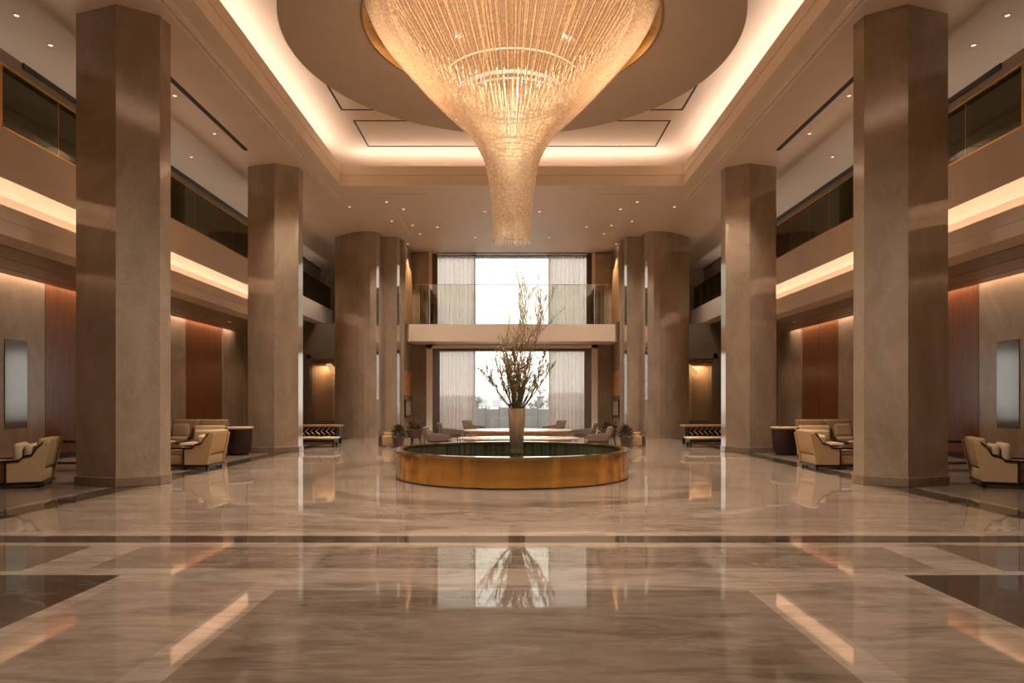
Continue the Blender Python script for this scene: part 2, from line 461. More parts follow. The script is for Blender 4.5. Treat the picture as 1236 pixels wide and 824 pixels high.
# pale projecting surround of the lower window, brown inner frame
tr = MB()
for s in (-1, 1): tr.box(s*3.40, s*3.66, YW-.45, YW+.02, 0, 3.80)
tr.box(-3.66, 3.66, YW-.45, YW+.02, 3.66, 3.80)
struct('trim_15', tr, M['white'])
tr = MB()
for s in (-1, 1): tr.prism([(s*3.40, YW-.40), (s*3.40, YW+.3), (s*3.16, YW+.3), (s*3.16, YW+.1)], 0, 3.66)
tr.box(-3.40, 3.40, YW-.30, YW+.3, 3.56, 3.66)
for s in (-1, 1): tr.box(s*3.25, s*3.53, YW+.12, YW+.24, 4.6, ZC-.04)
struct('trim_16', tr, M['brownframe'])
tr = MB()
for s in (-1, 1): tr.box(s*3.46, s*3.60, YW-.08, YW+.02, 4.5, ZC)
struct('trim_17', tr, M['white'])
# windows: frames and panes
for k, z0, z1 in ((1, 4.60, ZC-.04), (2, .16, 3.68)):
    fr = MB()
    y0 = YW+.62
    for x in (-3.5, -1.66, 1.66, 3.5): fr.box(x-.035, x+.035, y0, y0+.08, z0, z1)
    fr.box(-3.5, 3.5, y0, y0+.08, z0, z0+.08); fr.box(-3.5, 3.5, y0, y0+.08, z1-.08, z1)
    wn = struct(f'window_{k}', fr, M['steel'])
    MB().box(-3.5, 3.5, y0+.03, y0+.045, z0, z1).build('pane', M['clear'], wn)
wn = MB()
for s in (-1, 1): wn.box(s*3.5, s*3.62, YW+.45, YW+.75, 0, ZC+.1)
wn.box(-3.6, 3.6, YW+.45, YW+.75, 3.66, 4.62); wn.box(-3.6, 3.6, YW+.45, YW+.75, ZC-.06, ZC+.3)
struct('trim_18', wn, M['stone_dark'])

# bridge balcony across the window
br = MB().prism([(-4.16, 27.5), (4.16, 27.5), (4.30, 27.7), (4.30, YW), (-4.30, YW), (-4.30, 27.7)], 3.82, 4.50)
struct('trim_19', br, M['fascia'])
gb = thing('glass_balustrade', 'clear glass balustrade on the bridge balcony in front of the upper window', 'balustrade', (0,27.6,4.5))
for i in range(4):
    x0 = -3.9 + i*1.95
    MB().box(x0+.006, x0+1.944, -.008, .008, 0, 1.60).build('glass_panel', M['clear'], gb)
for s in (-1, 1):
    for k in range(2):
        MB().box(s*(3.72-.30*k)-.012, s*(3.72-.30*k)+.012, .12+.3*k, 1.9, 0, 1.60).build('return_panel', M['glass'], gb)
MB().box(-3.92, 3.92, -.018, .018, 1.60, 1.615).build('top_edge', M['brass_rim'], gb)

# far piers beside the window
for s, sd in ((-1, 'left'), (1, 'right')):
    arc = []
    for k in range(9):      # softly rounded broad face
        t = k/8; arc.append((6.98 - 1.82*t, 26.9 - 1.0*math.sin(t*PI*.62)))
    poly = arc + [(5.10, arc[-1][1]+.17), (5.07, arc[-1][1]+.22), (5.07, 27.2), (6.98, 27.6)]
    p = MB().prism([(s*a, b) for a, b in poly], .0, ZC)
    o = p.build('round_pier', M['stone']); tag(o, f'broad rounded stone pier at the far {sd} end of the hall beside the window recess', 'pillar', 'far stone piers')
    e = arc[-1]
    MB().prism([(s*a, b) for a, b in ((5.155, e[1]-.003), (5.095, e[1]+.167), (5.11, e[1]+.175), (5.17, e[1]+.01))], 1.45, 6.75).build('metal_inlay', M['mirror_steel'], o)  # mirror face added and angled so the chamfer shows the bright window
    poly = [(5.07, 26.72), (4.50, 26.72), (4.437, 26.90), (4.42, 26.96), (4.42, 29.6), (5.07, 29.6)]
    o = MB().prism([(s*a, b) for a, b in poly], 0, ZC).build('narrow_pier', M['stone'])
    tag(o, f'narrow stone pier tucked behind the rounded pier on the {sd} of the window', 'pillar', 'far stone piers')
    MB().prism([(s*a, b) for a, b in ((4.495, 26.717), (4.432, 26.897), (4.447, 26.905), (4.510, 26.725))], .3, 6.75).build('metal_inlay', M['mirror_steel'], o)  # same added mirror face, angled to catch the window
    # honey coloured lining panel and framed pieces on the recess side wall
    o = MB().box(s*4.28, s*4.325, 27.35, 29.3, 4.6, 6.95).build('veneer_panel', M['wood_tan'])
    tag(o, f'tall honey veneer panel on the recess wall {sd} of the balcony', 'wall panel', 'honey veneer panels')
    o = MB().box(s*4.27, s*4.325, 27.35, 29.3, 1.62, 2.62).build('amber_artwork', M['art_orange'])
    tag(o, f'amber square panel hung {sd} of the lower window', 'panel', 'amber wall panels')
    fp = thing('framed_picture', f'small framed picture under the amber panel {sd} of the lower window', 'picture', (s*4.30, 28.3, .75), 0, 'framed pictures')
    f = MB(); f.box(-.03,.03,-.85,.85,0,.06); f.box(-.03,.03,-.85,.85,.64,.70); f.box(-.03,.03,-.85,-.78,.06,.64); f.box(-.03,.03,.78,.85,.06,.64)
    f.build('frame', M['dark_wood'], fp); MB().box(-.015,.015,-.78,.78,.06,.64).build('sheet', M['art_paper'], fp)

# curtains
def curtain(x0, x1, z0, z1, y, n, amp, seed):
    r = random.Random(seed); m = MB(); N_ = n*8
    vs = []; 
    ph = [r.random()*6.28 for _ in range(3)]
    for i in range(N_+1):
        t = i/N_; x = x0+(x1-x0)*t
        a = 2*PI*n*t
        yy = y + amp*math.sin(a + .8*math.sin(a*.13+ph[0])) + amp*.4*math.sin(a*.37+ph[1])
        for z in (z0, (z0+z1)/2, z1): vs.append((x + .01*math.sin(a*.5+ph[2]), yy, z))
    fs = []
    for i in range(N_):
        for k in range(2): fs.append((i*3+k, (i+1)*3+k, (i+1)*3+k+1, i*3+k+1))
    return m.add(vs, fs, True)
for s, sd in ((-1, 'left'), (1, 'right')):
    for lv, z0, z1, xo in (('upper', 4.60, ZC-.05, 3.30), ('lower', .17, 3.66, 3.20)):
        t = thing('curtain', f'pinkish sheer pleated curtain drawn to the {sd} of the {lv} window', 'curtain', (0,0,0), 0, 'sheer window curtains')
        curtain(s*1.60, s*xo, z0+.01, z1-.05, YW+.30, 17, .05, int(z0*7)+s).build('fabric', M['sheer'], t)
        MB().tube([(s*1.55, YW+.30, z1-.03), (s*3.5, YW+.30, z1-.03)], .02, 8).build('track', M['metal_gray'], t)
o = curtain(-1.62, 1.62, 4.62, ZC-.07, YW+.40, 46, .015, 5).build('sheer_blind', M['sheer_fine'])
tag(o, 'fine white sheer hanging across the middle of the upper window', 'curtain')

# ------------------------------------------------------------------ marble pillars
PV = [(7.25,11.35),(6.43,11.08),(5.885,11.41),(5.851,11.70),(6.10,12.20),(6.90,12.40),(7.38,12.05),(7.40,11.70)]
cx_, cy_ = 6.6, 11.75
def pillar(s, y, label):
    t = thing('marble_pillar', label, 'pillar', (s*cx_, y, 0), 0, 'octagonal marble pillars')
    poly = [(s*(a-cx_), b-cy_) for a, b in PV]
    MB().prism(poly, .0, ZC+.01).build('shaft', M['stone'], t)
    pl = [(a*1.035, b*1.035) for a, b in poly]
    MB().prism(pl, 0, .155, bevel=.008).build('plinth', M['plinth'], t)
for s, sd in ((-1,'left'), (1,'right')):
    pillar(s, cy_, f'large near octagonal marble pillar on the {sd} of the hall')
    pillar(s, cy_+7.4, f'second octagonal marble pillar on the {sd}, behind the large near one')
    pillar(s, cy_-7.4, f'octagonal marble pillar on the {sd} beside the camera')

# ------------------------------------------------------------------ ceiling fixtures
for s, sd in ((-1,'left'), (1,'right')):
    o = MB().box(s*5.48, s*5.57, 9.0, 21.6, ZC-.035, ZC).box(s*5.61, s*5.68, 9.0, 21.6, ZC-.035, ZC).build('ceiling_moulding', M['white'])
    tag(o, f'slim pale double moulding running along the ceiling just outside the coffer on the {sd}', 'moulding')
    sl = thing('ceiling_slot_diffuser', f'long dark double slot air diffuser in the {sd} ceiling between the pillars', 'air diffuser', (s*6.82, 15.0, ZC), 0, 'slot diffusers')
    MB().box(-.055, -.015, -2.4, 2.5, -.012, .0).build('slot', M['groove'], sl); MB().box(.015, .055, -2.4, 2.5, -.012, .0).build('slot', M['groove'], sl)
    MB().box(-.015, .015, -2.4, 2.5, -.02, .0).build('blade', M['metal_gray'], sl)
    for x, yy0, yy1, nm in ((1.87, 21.6, 28.0, 'outer'), (1.42, 21.2, 26.6, 'inner')):
        o = MB().box(s*(x-.05), s*(x+.05), yy0, yy1, ZC-.012, ZC-.0005).build('ceiling_diffuser', M['slot_light'])  # pale colour stands in for faint light along the ceiling
        tag(o, f'{nm} pale lengthwise strip in the far ceiling {sd} of the chandelier tail', 'ceiling strip', 'pale ceiling strips')
    o = MB().box(s*4.3, s*2.6, 21.18, 21.24, ZC-.015, ZC).build('ceiling_strip', M['slot_light'])
    tag(o, f'short pale cross strip in the ceiling just beyond the coffer on the {sd}', 'ceiling strip', 'pale ceiling strips')
    o = MB().box(s*3.95-.02, s*3.95+.02, 23.6, 26.4, ZC-.012, ZC).build('ceiling_strip', M['slot_light'])
    tag(o, f'thin pale lengthwise strip at the outer far ceiling on the {sd}', 'ceiling strip', 'pale ceiling strips')
o = MB().box(-.40, .44, 27.1, 27.2, ZC-.02, ZC).build('ceiling_air_slot', M['groove'])
tag(o, 'short dark air slot in the far ceiling below the chandelier tail', 'air diffuser')

def downlight(x, y, z, label, r=.05, power=14, ang=75, group='ceiling downlights'):
    t = thing('downlight', label, 'downlight', (x, y, z), 0, group)
    MB().lathe([(r*1.5, 0), (r*1.5, -.012), (r, -.016), (r*.95, .0)], (0,0,0), 20, closed=True).build('trim_ring', M['fascia'], t)
    MB().lathe([(.0005, -.006), (r*.95, -.006)], (0,0,0), 16).build('lens', M['lens'], t)
    if power: spot('downlight_lamp', (x, y, z-.03), power, ang)
def from_px(px, py, z):
    d = FPX*(z-H)/(484-py); return ((px-618)*d/FPX, d)
DL = [(421.9,249.4,'nearest the second pillar'), (466.7,243.5,'just beyond the cross strip'), (487,252,'at the near end of the thin strip'),
      (473,266.6,'in front of the rounded pier'), (498,271.6,'half way along the thin strip'), (507,282,'at the far end of the thin strip'),
      (528,273.7,'beside the outer pale strip'), (492,294,'close in front of the window wall'), (585,255,'beside the chandelier tail'), (573.5,286,'at the end of the inner pale strip')]
for px, py, where in DL:
    x, y = from_px(px, py, ZC)
    for s, sd in ((1,'left'), (-1,'right')):
        downlight(s*x, y, ZC, f'round downlight {where}, {sd} far ceiling', .045, 9)
for px, py, where in ((20,18,'over the near mezzanine corner'), (61,54,'over the near glass balustrade'), (211,115,'beside the near pillar and slot diffuser'), (259,161,'near the middle of the slot diffuser'), (231,189,'over the far balustrade')):
    x, y = from_px(px, py, ZC)
    z = ZC if abs(x) < XM else 7.60
    for s, sd in ((1,'left'), (-1,'right')):
        downlight(s*x, y, z, f'small downlight {where} on the {sd}', .04, 5)
# wall washer slots below the galleries
for s, sd in ((-1,'left'), (1,'right')):
    strip('washer_lamp', s*10.86, 6.0, 26.8, 4.47, .10, 120, (s*.06,0,-1), (1,.76,.55), math.radians(95))
    for k, y in enumerate((12.6, 23.2, 27.2)):
        where = ('at the frame edge','over the russet panels','by the second pillar')[k]
        downlight(s*9.6, y, ZS-.02, f'small downlight {where} under the {sd} gallery', .05, 30, 110, group='gallery downlights')
    strip('mezzanine_fill', s*9.05, 9.0, 31.0, 6.0, .16, 60, (s*.8,0,1), LAMP)  # unseen strip added to brighten the mezzanine
    for y in (28.2, 30.0): spot('aisle_fill', (s*7.6, y, 4.7 if False else ZC-.05), 150, 110, LAMP, r=.4)  # fill spots without fixtures, added to lift the dark far bay
    spot('recess_lamp', (s*3.7, 28.3, ZC-.06), 260, 80, (1,.74,.5), target=(s*4.3, 28.3, 5.5), r=.05)

# cove lights (hidden linear lamps behind the lips)
for s in (-1, 1):
    strip('coffer_light', s*5.42, YC0, YC1, 8.34, .16, 74, (s*.12,0,1), (1,.84,.73))
    strip('gallery_light', s*(XG+.20), 2.0, 26.7, 4.36, .12, 76, (s*.35,0,1), (1,.78,.62))
a = area('coffer_light', (0, YC1+.42, 8.34), 10.0, .16, 58, (0,.12,1), (1,.84,.73))
a = area('coffer_light', (0, YC0-.42, 8.34), 10.0, .16, 52, (0,-.12,1), (1,.84,.73))

# ------------------------------------------------------------------ chandelier
ch = thing('chandelier', 'huge trumpet shaped chandelier of crystal strands hanging over the fountain', 'chandelier', (0, CY, 0))
PROF = [(8.86,2.77),(8.55,2.64),(8.30,2.49),(8.14,2.37),(7.80,2.08),(7.46,1.78),(7.15,1.49),(6.88,1.22),(6.66,.99),(6.49,.82),(6.33,.71),(6.20,.64),(6.05,.565),(5.89,.505),(5.60,.44),(5.30,.405),(5.0,.378),(4.7,.362),(4.38,.355)]
def prof_r(z):
    if z >= PROF[0][0]: return PROF[0][1]
    for (za, ra), (zb, rb) in zip(PROF, PROF[1:]):
        if za >= z >= zb: return ra + (rb-ra)*(za-z)/(za-zb)
    return PROF[-1][1]
def strand(mb, ang, k, zend, rad0):
    zs = [z for z, _ in PROF if z > zend] + [zend]
    pts = []; rads = []
    for z in zs:
        r = prof_r(z)*k
        pts.append((r*math.cos(ang), r*math.sin(ang), z))
        rads.append(max(.0028, min(rad0, r*rad0*1.05)))
    mb.tube(pts, rads, 4, True, False)
NS = 400
angs = [2*PI*(i+.5)/NS for i in range(NS)]
order = sorted(angs, key=lambda a: abs(((a + PI/2 + PI) % (2*PI)) - PI))
rs = random.Random(3)
for a in order[:100]:
    m = MB(); strand(m, a, 1.0, 4.40+.35*rs.random()**2, .0098); m.build('strand', M['strand'], ch)
rest = MB()
for a in order[100:]: strand(rest, a, 1.0, 4.40+.35*rs.random()**2, .0098)
for i in range(150): strand(rest, 2*PI*(i+.3)/150, .93, 4.6+.4*rs.random(), .0085)
for i in range(90): strand(rest, 2*PI*(i+.6)/90, .84, 5.0+.9*rs.random(), .008)
o = rest.build('strand_curtain', M['strand'], ch); o['kind'] = 'stuff'
for z, r, t in ((7.42, 1.30, .012), (7.16, 1.02, .030), (7.06, .98, .016), (6.62, .60, .012), (6.22, .50, .016), (6.12, .47, .014), (6.02, .44, .014)):
    MB().lathe([(r+t*math.cos(q*PI/3), z+t*math.sin(q*PI/3)) for q in range(6)], (0,0,0), 72, closed=True).build('light_ring', M['ring_led'], ch)
MB().lathe([(2.80, 8.40), (2.80, 8.84), (2.775, 8.84), (2.765, 8.40)], (0,0,0), 128, closed=True).build('gold_rim', M['gold'], ch)
MB().lathe([(.001, 8.90), (2.84, 8.90), (2.84, 8.86), (.001, 8.86)], (0,0,0), 96).build('canopy_plate', M['canopy'], ch)
for k in range(3):
    a = 2*PI*k/3
    MB().tube([(1.0*math.cos(a), 1.0*math.sin(a), 8.87), (1.0*math.cos(a), 1.0*math.sin(a), 7.16)], .012, 6).build('hanger', M['gold'], ch)
d = bpy.data.lights.new('chandelier_lamp', 'AREA'); d.shape = 'DISK'; d.size = 5.0; d.energy = 640; d.color = LAMP; d.spread = math.radians(112)
o = bpy.data.objects.new('chandelier_lamp', d); COL.objects.link(o); o.location = (0, CY, 8.85)
for k, (z, r) in enumerate(((7.9, 1.2), (7.9, 1.2), (7.9, 1.2), (7.9, 1.2))):
    a = PI/4 + PI/2*k
    point('chandelier_lamp', (r*math.cos(a), CY+r*math.sin(a), z), 12, .04, LAMP)
# unseen fill spots added over the hall, without fixtures
spot('hall_fill', (0, 8.3, ZU-.1), 2000, 136, LAMP, blend=.5, r=.25)
for s in (-1, 1):
    for y in (13.2, 15.3, 17.4, 20.6, 22.8):
        spot('hall_fill', (s*5.9, y, ZC-.02), 600, 104, LAMP, target=(s*3.6, y, 0), blend=.8, r=.12)
    for x, y in ((1.6, .5), (1.6, 4.2)):
        spot('hall_fill', (s*x, y, ZU-.15), 520, 66, LAMP, blend=1, r=.2)
    for y in (22.5, 25.5):
        spot('hall_fill', (s*2.8, y, ZC-.02), 480, 125, LAMP, blend=.7, r=.12)

# ------------------------------------------------------------------ fountain, vase, branches
ft = thing('fountain', 'low round brass clad water basin in the middle of the marble hall', 'fountain', (0, CY, 0))
MB().lathe([(2.14, 0), (2.17, .02), (2.17, .475)], (0,0,0), 160).build('drum', M['brass'], ft)
MB().lathe([(2.17, .465), (2.215, .47), (2.215, .515), (2.04, .515), (2.04, .47)], (0,0,0), 160, closed=True).build('rim', M['brass_rim'], ft)
MB().lathe([(2.05, .05), (2.05, .48)], (0,0,0), 160).build('inner_wall', M['tile_green'], ft)
MB().lathe([(.001, .26), (2.05, .26), (2.05, .20), (.001, .20)], (0,0,0), 128).build('water', M['water'], ft)
MB().lathe([(2.10, 0), (2.14, 0), (2.14, .03), (2.10, .03)], (0,0,0), 128, closed=True).build('base_ring', M['dark_wood'], ft)
VX, VY = .085, CY-.35
MB().lathe([(.001, .26), (.150, .26), (.150, .30), (.108, .33), (.110, .46), (.001, .46)], (VX, -.35, 0), 40).build('vase_stand', M['brass_rim'], ft)
vs = thing('vase', 'tall tapered mirror finish vase standing in the water basin', 'vase', (VX, VY, .46))
MB().lathe([(.001, 0), (.105, 0), (.115, .02), (.120, .10), (.142, .45), (.158, .80), (.163, .815), (.157, .82), (.150, .80), (.135, .45), (.112, .10), (.001, .06)], (0,0,0), 48).build('body', M['silver'], vs)
MB().lathe([(.108, .085), (.121, .085), (.121, .10), (.108, .10)], (0,0,0), 48, closed=True).build('foot_band', M['brass_rim'], vs)
ba = thing('branch_arrangement', 'tall airy arrangement of budding branches standing in the mirror vase', 'branches', (VX, VY, 1.28))
def branch(mb, lv, p, d, length, r0, depth, rr):
    n = 7; pts = [Vector(p)]; d = Vector(d).normalized()
    for i in range(n):
        d = (d + Vector((rr.uniform(-1,1), rr.uniform(-1,1), rr.uniform(-.5,1)))*.11).normalized()
        pts.append(pts[-1] + d*length/n)
    rads = [r0*(1-.75*i/n) for i in range(n+1)]
    mb.tube(pts, rads, 5)
    if depth > 0:
        for i in range(2, n+1):
            for _ in range(2 if depth > 1 else 1):
                if rr.random() < .75:
                    t = (pts[i]-pts[i-1]).normalized()
                    dd = (t + Vector((rr.uniform(-1,1), rr.uniform(-1,1), rr.uniform(-.3,.7)))*.75).normalized()
                    branch(mb, lv, pts[i], dd, length*rr.uniform(.16,.34), max(.0065, rads[i]*.62), depth-1, rr)
    if depth < 2:
        for i in range(1, n+1):
            if rr.random() < .24:
                dd = Vector((rr.uniform(-1,1), rr.uniform(-1,1), rr.uniform(-.2,1)))
                lv.leaf(pts[i], dd, rr.uniform(.035,.070), rr.uniform(.018,.034))
rb = random.Random(21)
for k in range(36):
    a = rb.uniform(0, 2*PI); tilt = rb.uniform(.22, .80)
    L = rb.uniform(.75, 1.05)
    if k < 6:   # the tall ones, leaning a little right
        a = rb.uniform(-1.2, 1.2); tilt = rb.uniform(.03, .20); L = rb.uniform(1.7, 2.15)
    elif k < 11: a = rb.choice((rb.uniform(-1,1), PI+rb.uniform(-1,1))); tilt = rb.uniform(.05, .28); L = rb.uniform(1.1, 1.5)
    base = Vector((.07*math.cos(a)*min(1,tilt*2.5), .07*math.sin(a)*min(1,tilt*2.5), -.05))
    d = Vector((math.sin(tilt)*math.cos(a), math.sin(tilt)*math.sin(a), math.cos(tilt)))
    m = MB(); lv = MB()
    m.tube([(0,0,-.5), base], [.006,.007], 5)
    branch(m, lv, base, d, L, .0135, 2, rb)
    bo = m.build('branch', M['twig'], ba)
    if lv.v: lv.build('leaves', M['leaf'] if k % 3 else M['bud'], bo)
m = MB()
for k in range(90):
    a = rb.uniform(0, 2*PI); r = rb.uniform(0, .13)
    m.leaf((r*math.cos(a), r*math.sin(a), rb.uniform(-.03, .06)), (math.cos(a)*.8, math.sin(a)*.8, rb.uniform(.2,1.2)), rb.uniform(.06,.13), rb.uniform(.025,.045))
m.build('collar_foliage', M['leaf'], ba)

# ------------------------------------------------------------------ gallery balustrades
def balustrade(s, x, y0, y1, label, z=ZF, gold_end=True, h=1.06):
    t = thing('glass_balustrade', label, 'balustrade', (s*x, y0, z), 0, 'gallery balustrades')
    n = max(1, round((y1-y0)/1.25)); L = (y1-y0)/n
    for i in range(n):
        MB().box(-.008, .008, i*L+.012, (i+1)*L-.012, .05, h-.03).build('glass_panel', M['glass'], t)
    MB().box(-.03, .03, 0, y1-y0, h-.03, h).build('handrail', M['gold'], t)
    MB().box(-.025, .025, 0, y1-y0, 0, .05).build('base_rail', M['gold'], t)
    if gold_end: MB().box(-.025, .025, -.04, .02, 0, h).build('end_post', M['gold'], t)
    for i in range(1, n):
        MB().box(-.012, .012, i*L-.006, i*L+.006, .05, h-.03).build('joint_post', M['brass_rim'], t)
for s, sd in ((-1,'left'), (1,'right')):
    balustrade(s, XG+.06, 11.15, 15.4, f'smoky glass balustrade with gold rail on the {sd} gallery, nearest the camera')
    balustrade(s, XG+.06, 15.5, 26.6, f'smoky glass balustrade on the {sd} gallery between the two marble pillars')
    balustrade(s, 8.78, 27.0, 33.0, f'smoky glass balustrade on the {sd} gallery beyond the second pillar', z=ZF-.06)
    # mezzanine wall skirting and panel joint
    o = MB().box(s*(XM-.03), s*(XM+.01), 13.0, YB1-.2, ZC-.10, ZC).build('mezzanine_cornice', M['dark_wood'])
    tag(o, f'dark cornice line along the {sd} mezzanine wall head', 'cornice', kind='structure')
    o.name = f'trim_{20 if s<0 else 21}'

# ------------------------------------------------------------------ lower wall panels
for s, sd in ((-1,'left'), (1,'right')):
    def panel(y0, y1, mat, name, label, cat='wall panel', t=.05, z0=.14, z1=4.5, grp=None):
        o = MB().box(s*(XW-t), s*XW, y0, y1, z0, z1).build(name, mat)
        tag(o, label, cat, grp); return o
    panel(7.0, 16.03, M['stone_dark'], 'stone_wall_panel', f'wide stone wall panel under the {sd} gallery behind the near chair', t=.08)
    panel(14.75, 15.42, M['mirror_bronze'], 'mirror_strip', f'tall bronze mirror strip reflecting daylight under the {sd} gallery', 'mirror', t=.10, z0=.8, z1=2.75)
    panel(16.09, 19.9, M['wood'], 'wood_panel', f'russet wood wall panel just in front of the near pillar on the {sd}', grp='russet wood panels')
    panel(19.98, 22.95, M['stone_dark'], 'stone_wall_panel', f'stone wall panel beside the near pillar under the {sd} gallery', t=.08)
    panel(23.0, 24.42, M['wood'], 'wood_panel', f'russet wood panel between the pillars on the {sd}, nearer of the two', grp='russet wood panels')
    panel(24.45, 25.85, M['wood'], 'wood_panel', f'russet wood panel between the pillars on the {sd}, farther of the two', grp='russet wood panels')
    panel(25.9, 27.95, M['stone_dark'], 'stone_wall_panel', f'stone wall panel by the second pillar under the {sd} gallery', t=.08)
    panel(28.0, 28.25, M['wood_tan'], 'gap_light_strip', f'narrow amber upright strip by the second pillar on the {sd}', 'wall panel', t=.02)  # warm light in the wall gap put into an amber strip
    # lit niche at the far end of the side aisle
    ni = thing('niche', f'dark framed niche with a lit pale panel at the end of the {sd} aisle', 'niche', (s*8.15, 30.6, 0))
    MB().box(-1.1, 1.1, .5, .6, 0, 4.3).build('back_panel', M['wood'], ni)
    f = MB(); f.box(-2.85,-.80,0,.6,0,4.85); f.box(.80,2.85,0,.6,0,4.85); f.box(-.8,.8,0,.6,3.2,4.85); f.box(-.8,.8,0,.6,0,.45); f.box(-1.05,-.86,-.06,0,.2,3.5); f.box(.86,1.05,-.06,0,.2,3.5); f.box(-1.05,1.05,-.06,0,3.3,3.5)
    f.build('surround', M['mezz'], ni)
    MB().box(-s*.25-.22, -s*.25+.22, .30, .36, .62, 2.5).build('lit_panel', M['fabric_pale'], ni)
    MB().box(s*.35-.45, s*.35+.45, .42, .46, .5, 3.0).build('stone_panel', M['wood_tan'], ni)
    lm = thing('pendant_lamp', f'amber faceted pendant lamp inside the niche of the {sd} aisle', 'lamp', (s*8.05, 30.72, 2.65))
    MB().prism([(-.30,.42),(-.12,.45),(.30,.02),(.18,-.15),(-.05,.02)], -.08, .08, 'y', bevel=.01).build('shade', emit('amber shade', (1,.55,.2), .55), lm)
    MB().tube([(0,0,.3), (0,0,.56)], .01, 6).build('rod', M['gold'], lm)
    area('niche_lamp', (s*8.2, 30.66, 2.95), 1.2, .06, 14, (0,.5,-1), (1,.72,.45))

# ------------------------------------------------------------------ furniture
def make_armchair(label):
    """faces -x; origin on the floor at the centre"""
    t = thing('armchair', label, 'armchair', (0,0,0), 0, 'tan lobby armchairs')
    W = .42
    MB().rbox(-.43, .40, -W+.06, W-.06, .09, .30, .03).build('seat_base', M['fabric'], t)
    MB().rbox(-.46, .26, -W+.075, W-.075, .295, .42, .045).build('seat_cushion', M['fabric_pale'], t)
    bk = MB()
    bm = bmesh.new(); bmesh.ops.create_cube(bm, size=1)
    for v in bm.verts:
        z = .30 if v.co.z < 0 else .80
        x = (.24 if v.co.x < 0 else .42) + (.10 if v.co.z > 0 else 0)
        v.co = Vector((x, v.co.y*2*(W-.05), z))
    bmesh.ops.bevel(bm, geom=bm.edges[:], offset=.045, segments=3, profile=.5, affect='EDGES')
    bm.verts.index_update()
    bk.frombm(bm, True).build('backrest', M['fabric'], t)
    side = [(-.08,.10),(-.08,.43),(.10,.44),(.15,.50),(.28,.53),(.36,.66),(.42,.72),(.53,.74),(.40,.10)]
    for s in (-1, 1):
        MB().prism(side, s*(W-.06), s*W, 'y', bevel=.008).build('side_panel', M['fabric'], t)
        path = [(-.47,.415),(-.42,.435),(-.10,.445),(.10,.455),(.15,.515),(.28,.545),(.355,.67),(.42,.735)]
        r = MB()
        n = len(path)
        for i in range(n-1):
            (xa,za),(xb,zb) = path[i], path[i+1]
            r.prism([(xa,za-.028),(xb,zb-.028),(xb+.006,zb+.012),(xa,za+.012)], s*(W-.075), s*(W+.012), 'y')
        r.build('arm_rail', M['dark_wood'], t)
        MB().box(-.10, -.065, s*(W-.03), s*(W+.008), .05, .44).build('post', M['dark_wood'], t)
        for x in (-.40, .36): MB().box(x-.022, x+.022, s*(W-.09)-.022, s*(W-.09)+.022, 0, .06).build('foot', M['dark_wood'], t)
    MB().box(-.45, .42, -W+.02, W-.02, .05, .10).build('base_frame', M['dark_wood'], t)
    MB().rbox(.12, .27, -.27, .27, .42, .70, .06).build('back_cushion', M['fabric_pale'], t)
    return t
proto = make_armchair('tan armchair with dark stepped arm rail between the marble pillars on the left, turned side-on')
def put(o, x, y, rz, label=None):
    o.location = (x, y, 0); o.rotation_euler = (0,0,rz)
    if label: o['label'] = label
    return o
put(proto, -6.62, 14.35, 0)
def cp(x, y, rz, label): return put(copy_tree(proto), x, y, rz, label)
cp(6.62, 14.35, PI, 'tan armchair with dark stepped arm rail between the marble pillars on the right, turned side-on')
cp(-7.48, 16.5, PI/2, 'tan armchair facing the camera, half hidden behind the side-on armchair on the left')
cp(7.48, 16.5, PI/2, 'tan armchair facing the camera, half hidden behind the side-on armchair on the right')
cp(-8.12, 11.25, .38, 'tan armchair at the left edge, in front of the near marble pillar')
cp(8.12, 11.25, PI-.38, 'tan armchair at the right edge, in front of the near marble pillar')

def make_sofa(label):
    t = thing('sofa', label, 'sofa', (0,0,0), 0, 'lobby sofas')
    MB().rbox(-.75, .75, -.40, .35, .10, .32, .03).build('seat_base', M['fabric'], t)
    for s in (-1, 1):
        MB().rbox(s*.37-.36, s*.37+.36, -.42, .20, .32, .45, .045).build('seat_cushion', M['fabric_pale'], t)
        MB().rbox(s*.37-.36, s*.37+.36, .14, .40, .44, .90, .05).build('back_cushion', M['fabric'], t)
        MB().rbox(s*.75, s*.90, -.40, .40, .10, .62, .04).build('arm', M['fabric'], t)
        for y in (-.33, .30): MB().box(s*.8-.03, s*.8+.03, y-.03, y+.03, 0, .10).build('foot', M['dark_wood'], t)
    return t
so = make_sofa('tan two-seat sofa against the panelled wall behind the left armchairs'); put(so, -8.55, 18.5, 0)
so2 = put(copy_tree(so), 8.55, 18.5, 0, 'tan two-seat sofa against the panelled wall behind the right armchairs')
